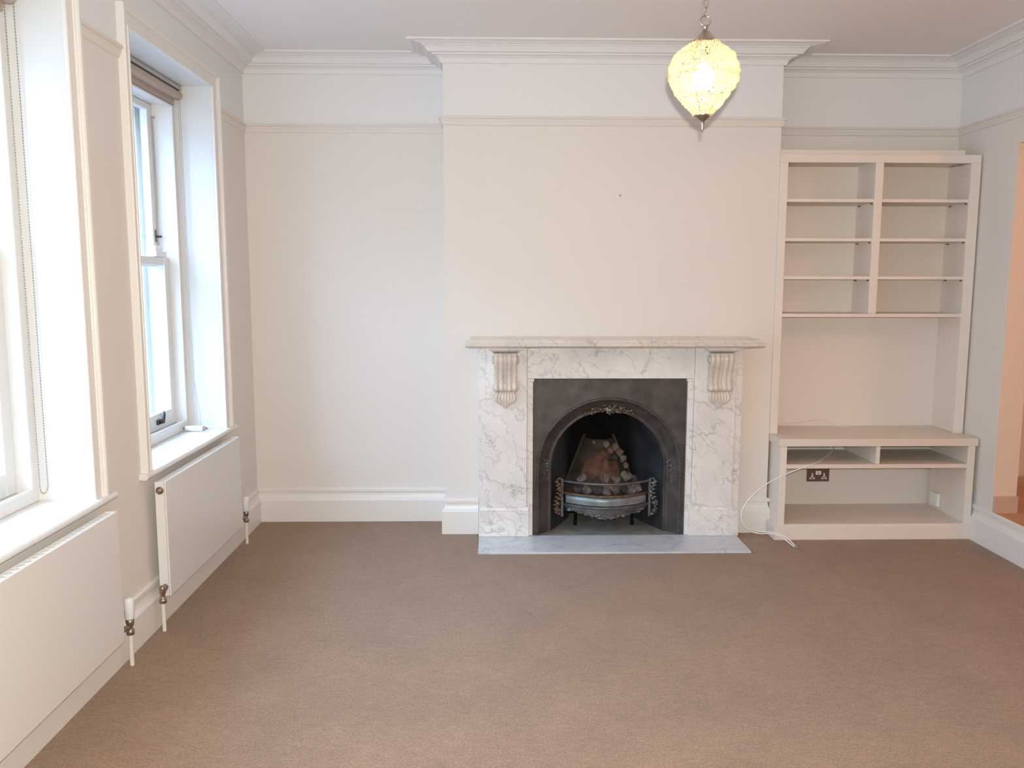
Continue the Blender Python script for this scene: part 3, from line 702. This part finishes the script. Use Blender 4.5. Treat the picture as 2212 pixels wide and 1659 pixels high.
obj('apron_scroll', fl2, M_iron2, gr, label='cast scroll along the apron', kind='stuff')
for sx in (-1, 1):
    p = MB(); bx = CX-.004+sx*.268
    p.box(bx-.008, bx+.008, -.280, -.262, .10, .335, b=.003)
    obj('grate_post', p, M_iron2, gr)
    q = MB(); g2 = random.Random(20+sx)
    for i in range(9):
        z = .115+i*.024; d = .010+.010*math.sin(i*.8)
        q.ball((bx+sx*(.010+d)+g2.uniform(-.004, .004), -.278, z+g2.uniform(-.004, .004)), g2.uniform(.010, .017), 1, (g2.uniform(.9, 1.5), .8, g2.uniform(.7, 1.1)), .14, g2)
        q.ball((bx+sx*(.024+d), -.274, z+.010), .010, 1, (1.5, .7, .7), .10, g2)
    q.tube([(bx+sx*.002, -.272, .335), (bx+sx*.022, -.272, .338), (bx+sx*.034, -.272, .318), (bx+sx*.022, -.272, .298), (bx+sx*.014, -.272, .27)], .006, 6)
    obj('leaf_scroll', q, M_rust if sx < 0 else M_iron2, gr, label='rusty cast leaf scroll' if sx < 0 else 'grey cast leaf scroll')
# floor bars and feet
for i in range(7):
    xx = CX-.19+i*.0633; obj('floor_bar', MB().tube([(xx, -.345+.1*((xx-CX)/.25)**2, .205), (xx, -.12, .205)], .006, 6), M_iron, gr)
for sx in (-1, 1): obj('grate_leg', MB().tube([(CX+sx*.17, -.16, .20), (CX+sx*.175, -.16, .10), (CX+sx*.18, -.16, .012)], [.01, .009, .012], 8), M_soot_shade, gr)  # near-black legs: the shade below the grate is in their colour

# coals: every lump on its own
def coal(x, y, z, r, mi, seed, sx, label, group):
    g = random.Random(seed); m = MB(); m.ball((x, y, z), r*1.12, 2, sx, .10, g)
    # knock corners off: flatten a few facets
    for _ in range(9):
        n0 = Vector((g.uniform(-1, 1), g.uniform(-1, 1), g.uniform(-1, 1))).normalized(); lim = r*g.uniform(.55, .85)
        for i, v in enumerate(m.v):
            d = Vector(v)-Vector((x, y, z)); q = d.dot(n0)-lim
            if q > 0: m.v[i] = tuple(Vector(v)-n0*q)
    obj('coal', m, M_coal[mi], loc=(x, y, z-r*sx[2]*.8), label=label, cat='coal', group=group)
row = [(-.175, 2), (-.120, 0), (-.058, 2), (-.008, 0), (.045, 1), (.095, 2), (.140, 0), (.190, 0)]
lb = ['leftmost dark lump between the upper grate bars', 'grey lump left of centre between the upper grate bars', 'dark lump just left of the grate centre, low in the gap', 'pale grey lump at the centre between the grate bars',
      'pinkish lump right of the grate centre between the bars', 'dark lump right of the pinkish one between the bars', 'grey lump towards the right end of the grate gap', 'rightmost grey lump in the gap between the grate bars']
for i, (dx, mi) in enumerate(row):
    y = -.295+.075*(dx/.2)**2-.02
    coal(CX+dx, y, .268+.006*(i % 3), .036, mi, 100+i, (1.0, .8, .85), lb[i], 'coals behind the grate bars')
up_ = [(-.150, .330, .032, 0, 'grey lump resting above the left of the top grate bar'), (-.060, .315, .034, 2, 'black lump low behind the top bar, left of centre'), (.004, .330, .030, 1, 'pinkish upright lump at the centre above the top bar'),
       (.058, .322, .030, 0, 'pale flat lump above the top bar right of the centre'), (.125, .350, .034, 0, 'lilac-grey lump above the right part of the top bar'), (.165, .335, .026, 2, 'dark lump at the right end above the top bar')]
for i, (dx, z, r, mi, l_) in enumerate(up_):
    coal(CX+dx, -.255, z, r, mi, 200+i, (1, .9, 1), l_, 'coals above the top grate bar')
hp = [(.045, -.09, .475, .030, 1, 'topmost pinkish lump on the stack against the fire back'), (.020, -.105, .515, .022, 0, 'small grey lump crowning the coal stack'), (.078, -.10, .500, .026, 1, 'pink lump high on the right of the coal stack'),
      (.100, -.115, .462, .027, 1, 'pink lump on the right flank of the coal stack'), (.120, -.13, .425, .024, 0, 'ash-grey lump halfway down the right flank of the stack'), (.138, -.145, .392, .020, 1, 'small pink lump low on the right flank of the stack'),
      (.060, -.135, .440, .030, 2, 'dark lump in the middle of the coal stack'), (-.055, -.08, .525, .014, 1, 'tiny yellowish lump left of the top of the stack')]
for i, (dx, y, z, r, mi, l_) in enumerate(hp):
    coal(CX+dx, y, z, r, mi, 300+i, (1, .9, 1.05), l_, 'coals stacked against the fire back')

# ------------------------------------------------------------------ built-in bookcase
bk_ = thing('alcove_bookcase', (2.26, -.14, .612), 'cream built-in bookcase of two bays with open space below, right alcove', 'bookcase')
FY, SX0, SX1 = -.286, 1.6705, 2.857
obj('frame_stile', box(SX0, 1.717, FY, FY+.022, .6135, 2.222, b=.002), M_unit, bk_)
obj('frame_stile', box(2.798, SX1, FY, FY+.022, .6135, 2.222, b=.002), M_unit, bk_)
obj('side_panel', box(1.692, 1.710, FY+.022, -.001, .6135, 2.222), M_unit, bk_)
obj('side_panel', box(2.816, 2.834, FY+.022, -.001, .6135, 2.222), M_unit, bk_)
obj('top_rail', box(SX0, SX1, FY, FY+.022, 2.222, 2.270, b=.002), M_unit, bk_)
obj('top_board', box(SX0+.016, SX1-.02, FY+.022, -.001, 2.236, 2.254), M_unit, bk_)
obj('top_batten', box(SX0+.004, 2.775, FY+.03, FY+.10, 2.2545, 2.300, b=.003), M_unit, bk_)
obj('centre_stile', box(2.234, 2.281, FY, FY+.022, 1.341, 2.222, b=.002), M_unit, bk_)
obj('centre_panel', box(2.250, 2.268, FY+.022, -.001, 1.341, 2.236), M_unit, bk_)
obj('bottom_board', box(1.7105, 2.8155, FY+.004, -.001, 1.320, 1.341, b=.002), M_unit, bk_)
obj('back_panel', box(1.7105, 2.8155, -.008, -.0005, 1.342, 2.235), M_unit, bk_)
for x0, x1 in ((1.7105, 2.2495), (2.2685, 2.8155)):
    for z in (2.015, 1.787, 1.563):
        s = obj('shelf', box(x0, x1, FY+.008, -.009, z-.019, z, b=.002), M_unit, bk_)
        for yy in (-.235, -.06):
            for xe, dx in ((x1, -1), (x0, 1)):
                obj('shelf_pin', MB().lathe([(.0045, 0), (.0045, .012*dx), (.003, .014*dx)], (xe, yy, z-.0245), 8, 'X'), M_brass, s)

# low cupboard under the bookcase
cb = thing('media_cupboard', (2.26, -.23, 0), 'cream built-in low media unit with two open cubbies and a big lower shelf', 'cabinet')
Y0 = -.452
obj('top', box(1.672, SX1-.001, -.458, -.0005, .568, .6125, b=.003), M_unit_top, cb)
obj('side_panel', box(1.684, 1.704, Y0+.02, -.001, .001, .5675), M_unit, cb)
obj('side_panel', box(2.812, 2.832, Y0+.02, -.03, .001, .5675), M_unit, cb)
obj('frame_stile', box(1.682, 1.722, Y0, Y0+.02, .086, .5675, b=.002), M_unit, cb)
obj('frame_stile', box(2.801, 2.844, Y0, Y0+.02, .086, .5675, b=.002), M_unit, cb)
obj('plinth', box(1.664, 2.8435, -.458, -.440, .001, .0855, b=.002), M_unit, cb)
obj('plinth_return', box(1.664, 1.6835, -.4395, -.31, .001, .0855, b=.002), M_unit, cb)
obj('middle_shelf', box(1.7045, 2.8115, Y0+.002, -.001, .434, .459, b=.002), M_unit_top, cb)
obj('divider', box(2.254, 2.277, Y0+.002, -.001, .4595, .5675, b=.002), M_unit, cb)
obj('bottom_board', box(1.7045, 2.8115, Y0+.001, -.001, .078, .0965, b=.002), M_unit_top, cb)

# wall sockets inside the unit
so = thing('double_socket', (2.091, -.001, .29), 'brown metal double power socket with white inserts on the wall under the cubbies', 'socket')
sz0, sz1 = .2465, .333
obj('socket_plate', box(2.018, 2.164, -.008, -.0005, sz0, sz1, b=.002), mat('brown_socket_metal', (.20, .12, .09), .35, .5), so)
for cx in (2.053, 2.130):
    m = MB(); m.box(cx-.004, cx+.004, -.010, -.0082, .286, .302); m.box(cx-.016, cx-.007, -.010, -.0082, .268, .275); m.box(cx+.007, cx+.016, -.010, -.0082, .268, .275)
    m.box(cx-.019, cx+.019, -.0095, -.0081, .2635, .267); m.box(cx-.007, cx+.007, -.0095, -.0081, .276, .285)
    obj('socket_insert', m, M_plas, so, label='white insert')
for cx in (2.082, 2.101): obj('rocker_switch', box(cx-.008, cx+.008, -.013, -.0082, .292, .318, b=.001), M_plas, so, label='white rocker switch')
so = thing('small_socket', (2.811, -.12, .165), 'small white single socket on the right inner side of the low unit', 'socket')
obj('socket_box', box(2.792, 2.8115, -.165, -.080, .118, .204, b=.003), M_plas, so)
obj('socket_front', box(2.789, 2.7915, -.157, -.088, .126, .196, b=.001), M_plas, so)
so = thing('aerial_socket', (2.18, -.02, .459), 'white aerial plate standing at the back of the left cubby', 'socket')
obj('aerial_plate', box(2.150, 2.2495, -.016, -.001, .460, .520, b=.003), M_plas, so)
obj('aerial_port', MB().lathe([(.008, 0), (.008, -.010), (.005, -.012)], (2.175, -.016, .490), 12, 'Y'), M_plas, so)

# cables
def smooth(pts, n=8):
    out = []; P = [Vector(p) for p in pts]; P = [P[0]*2-P[1]]+P+[P[-1]*2-P[-2]]
    for i in range(1, len(P)-2):
        for k in range(n):
            t_ = k/n; a, b_, c, d = P[i-1:i+3]
            out.append(.5*((2*b_)+(c-a)*t_+(2*a-5*b_+4*c-d)*t_*t_+(3*b_-a-3*c+d)*t_**3))
    out.append(P[-2]); return out
ca = thing('aerial_cable', (1.60, -.50, 0), 'white aerial cable looping from the left cubby down to the carpet', 'cable')
p1 = [(2.175, -.035, .489), (2.13, -.12, .475), (2.03, -.26, .4640), (1.93, -.40, .4640), (1.865, -.462, .462), (1.80, -.475, .442), (1.70, -.485, .405), (1.60, -.49, .355), (1.505, -.50, .28), (1.455, -.50, .20),
      (1.455, -.50, .13), (1.50, -.50, .075), (1.56, -.50, .056), (1.62, -.51, .058), (1.68, -.53, .045), (1.715, -.56, .020), (1.735, -.60, .006)]
obj('cable_cord', MB().tube(smooth(p1), .0035, 8), M_plas, ca)
p2 = [(1.50, -.495, .085), (1.56, -.495, .066), (1.62, -.505, .066), (1.69, -.53, .052), (1.727, -.56, .026), (1.745, -.60, .007)]
obj('cable_cord', MB().tube(smooth(p2), .0032, 8), M_plas, ca)
obj('plug_tip', MB().tube([(1.737, -.595, .008), (1.745, -.625, .007)], .0065, 10), M_grey, ca, label='dark metal connector')
cb2 = thing('loose_cable', (1.95, -.03, .612), 'thin cream cable lying along the back of the low unit top', 'cable')
obj('cable_cord', MB().tube(smooth([(1.712, -.012, .625), (1.80, -.012, .628), (1.90, -.012, .632), (1.98, -.012, .642), (2.05, -.012, .655), (2.11, -.012, .650), (2.15, -.02, .632), (2.18, -.04, .618), (2.25, -.07, .6155)]), .0028, 6), M_unit, cb2)

# hook on the chimney breast
nl = obj('picture_hook', MB().lathe([(.006, 0), (.007, -.003), (.004, -.006)], (.7345, YC-.0005, 2.030), 10, 'Y'), M_tan, loc=(.7345, YC, 2.03), label='small round picture hook high on the chimney breast', cat='hook')

# ------------------------------------------------------------------ pendant lamp
LX, LY = .686, -2.40
lp = thing('pendant_lamp', (LX, LY, 2.02), 'lit egg-shaped glass bead pendant lamp hanging on a metal chain', 'pendant lamp')
prof = []
HT, HB = 2.306, 2.072
def rad(v):   # v 0 top .. 1 bottom
    keys = [(0, .040), (.05, .057), (.12, .078), (.22, .099), (.32, .110), (.42, .1135), (.52, .110), (.62, .099), (.72, .082), (.82, .062), (.91, .044), (1, .027)]
    for (a, ra), (b_, rb) in zip(keys, keys[1:]):
        if v <= b_:
            t_ = (v-a)/(b_-a); return ra+(rb-ra)*t_
    return .027
g = random.Random(4); rows = 62; bm_t = bmesh.new(); bmesh.ops.create_icosphere(bm_t, subdivisions=1, radius=1)
tv = [v.co.copy() for v in bm_t.verts]; bm_t.verts.index_update(); tf = [[v.index for v in f.verts] for f in bm_t.faces]; bm_t.free()
sd = MB()
for r_ in range(rows):
    v = (r_+.5)/rows; R = rad(v); z0 = HT+(HB-HT)*v; nb = max(14, int(2*PI*R/.0062))
    for k in range(nb):
        if g.random() < (.30 if r_ % 11 in (0, 1) else .06): continue
        an = 2*PI*(k+.5*(r_ % 2)+g.uniform(-.25, .25))/nb; wob = .0022*math.sin(an*7+r_*.9)+g.uniform(-.0012, .0012)
        zz = z0+.0035*math.sin(an*5+r_*.35)+g.uniform(-.0012, .0012)
        c = Vector((LX+(R+wob)*math.cos(an), LY+(R+wob)*math.sin(an), zz)); rr = g.uniform(.0022, .0034)
        sd.add([c+q*rr for q in tv], tf, True)
obj('bead_shade', sd, M_bead, lp, label='clear glass bead shade', kind='stuff')
wr = MB()
for z_, v in ((2.20, .47), (2.27, .18), (2.13, .76)):
    R = rad(v)-.004; wr.torus((LX, LY, HT+(HB-HT)*v), R, .0013, 'Z', 36, 6)
for k in range(6):
    an = 2*PI*k/6; wr.tube([(LX+(rad(i/12)-.004)*math.cos(an), LY+(rad(i/12)-.004)*math.sin(an), HT+(HB-HT)*i/12) for i in range(13)], .0013, 5)
obj('wire_frame', wr, M_nick, lp)
obj('bulb', MB().lathe([(.004, -.040), (.018, -.038), (.031, -.024), (.037, -.004), (.033, .014), (.020, .032), (.014, .042)], (LX, LY, 2.195), 16), M_bulb, lp)
obj('lamp_holder', MB().lathe([(.014, .042), (.018, .044), (.018, .09), (.010, .095), (.006, .118)], (LX, LY, 2.195), 14), M_nick, lp)
obj('cap', MB().lathe([(.053, 2.297), (.051, 2.300), (.042, 2.309), (.028, 2.320), (.017, 2.332), (.011, 2.340), (.008, 2.342), (.008, 2.350), (.011, 2.353), (.007, 2.358)], (LX, LY, 0), 24), M_nick, lp, label='conical metal cap')
obj('finial', MB().lathe([(.001, 2.022), (.0035, 2.026), (.004, 2.040), (.0055, 2.046), (.006, 2.054), (.010, 2.058), (.018, 2.064), (.028, 2.071), (.030, 2.075), (.020, 2.078)][::1], (LX, LY, 0), 20), M_nick, lp, label='pointed metal finial')
obj('ring', MB().torus((LX, LY, 2.372), .0165, .0022, 'Y', 22, 8), M_nick, lp)
z = 2.394; k = 0
while z < ZC-.06:
    obj('chain_link', MB().torus((LX, LY, z+.006), .0075, .0016, 'X' if k % 2 == 0 else 'Y', 14, 6, (1, 2.1)), M_nick, lp); z += .0262; k += 1
obj('ceiling_rose', MB().lathe([(.05, ZC-.001), (.05, ZC-.008), (.03, ZC-.03), (.008, ZC-.045), (.004, ZC-.065)], (LX, LY, 0), 24), M_nick, lp)
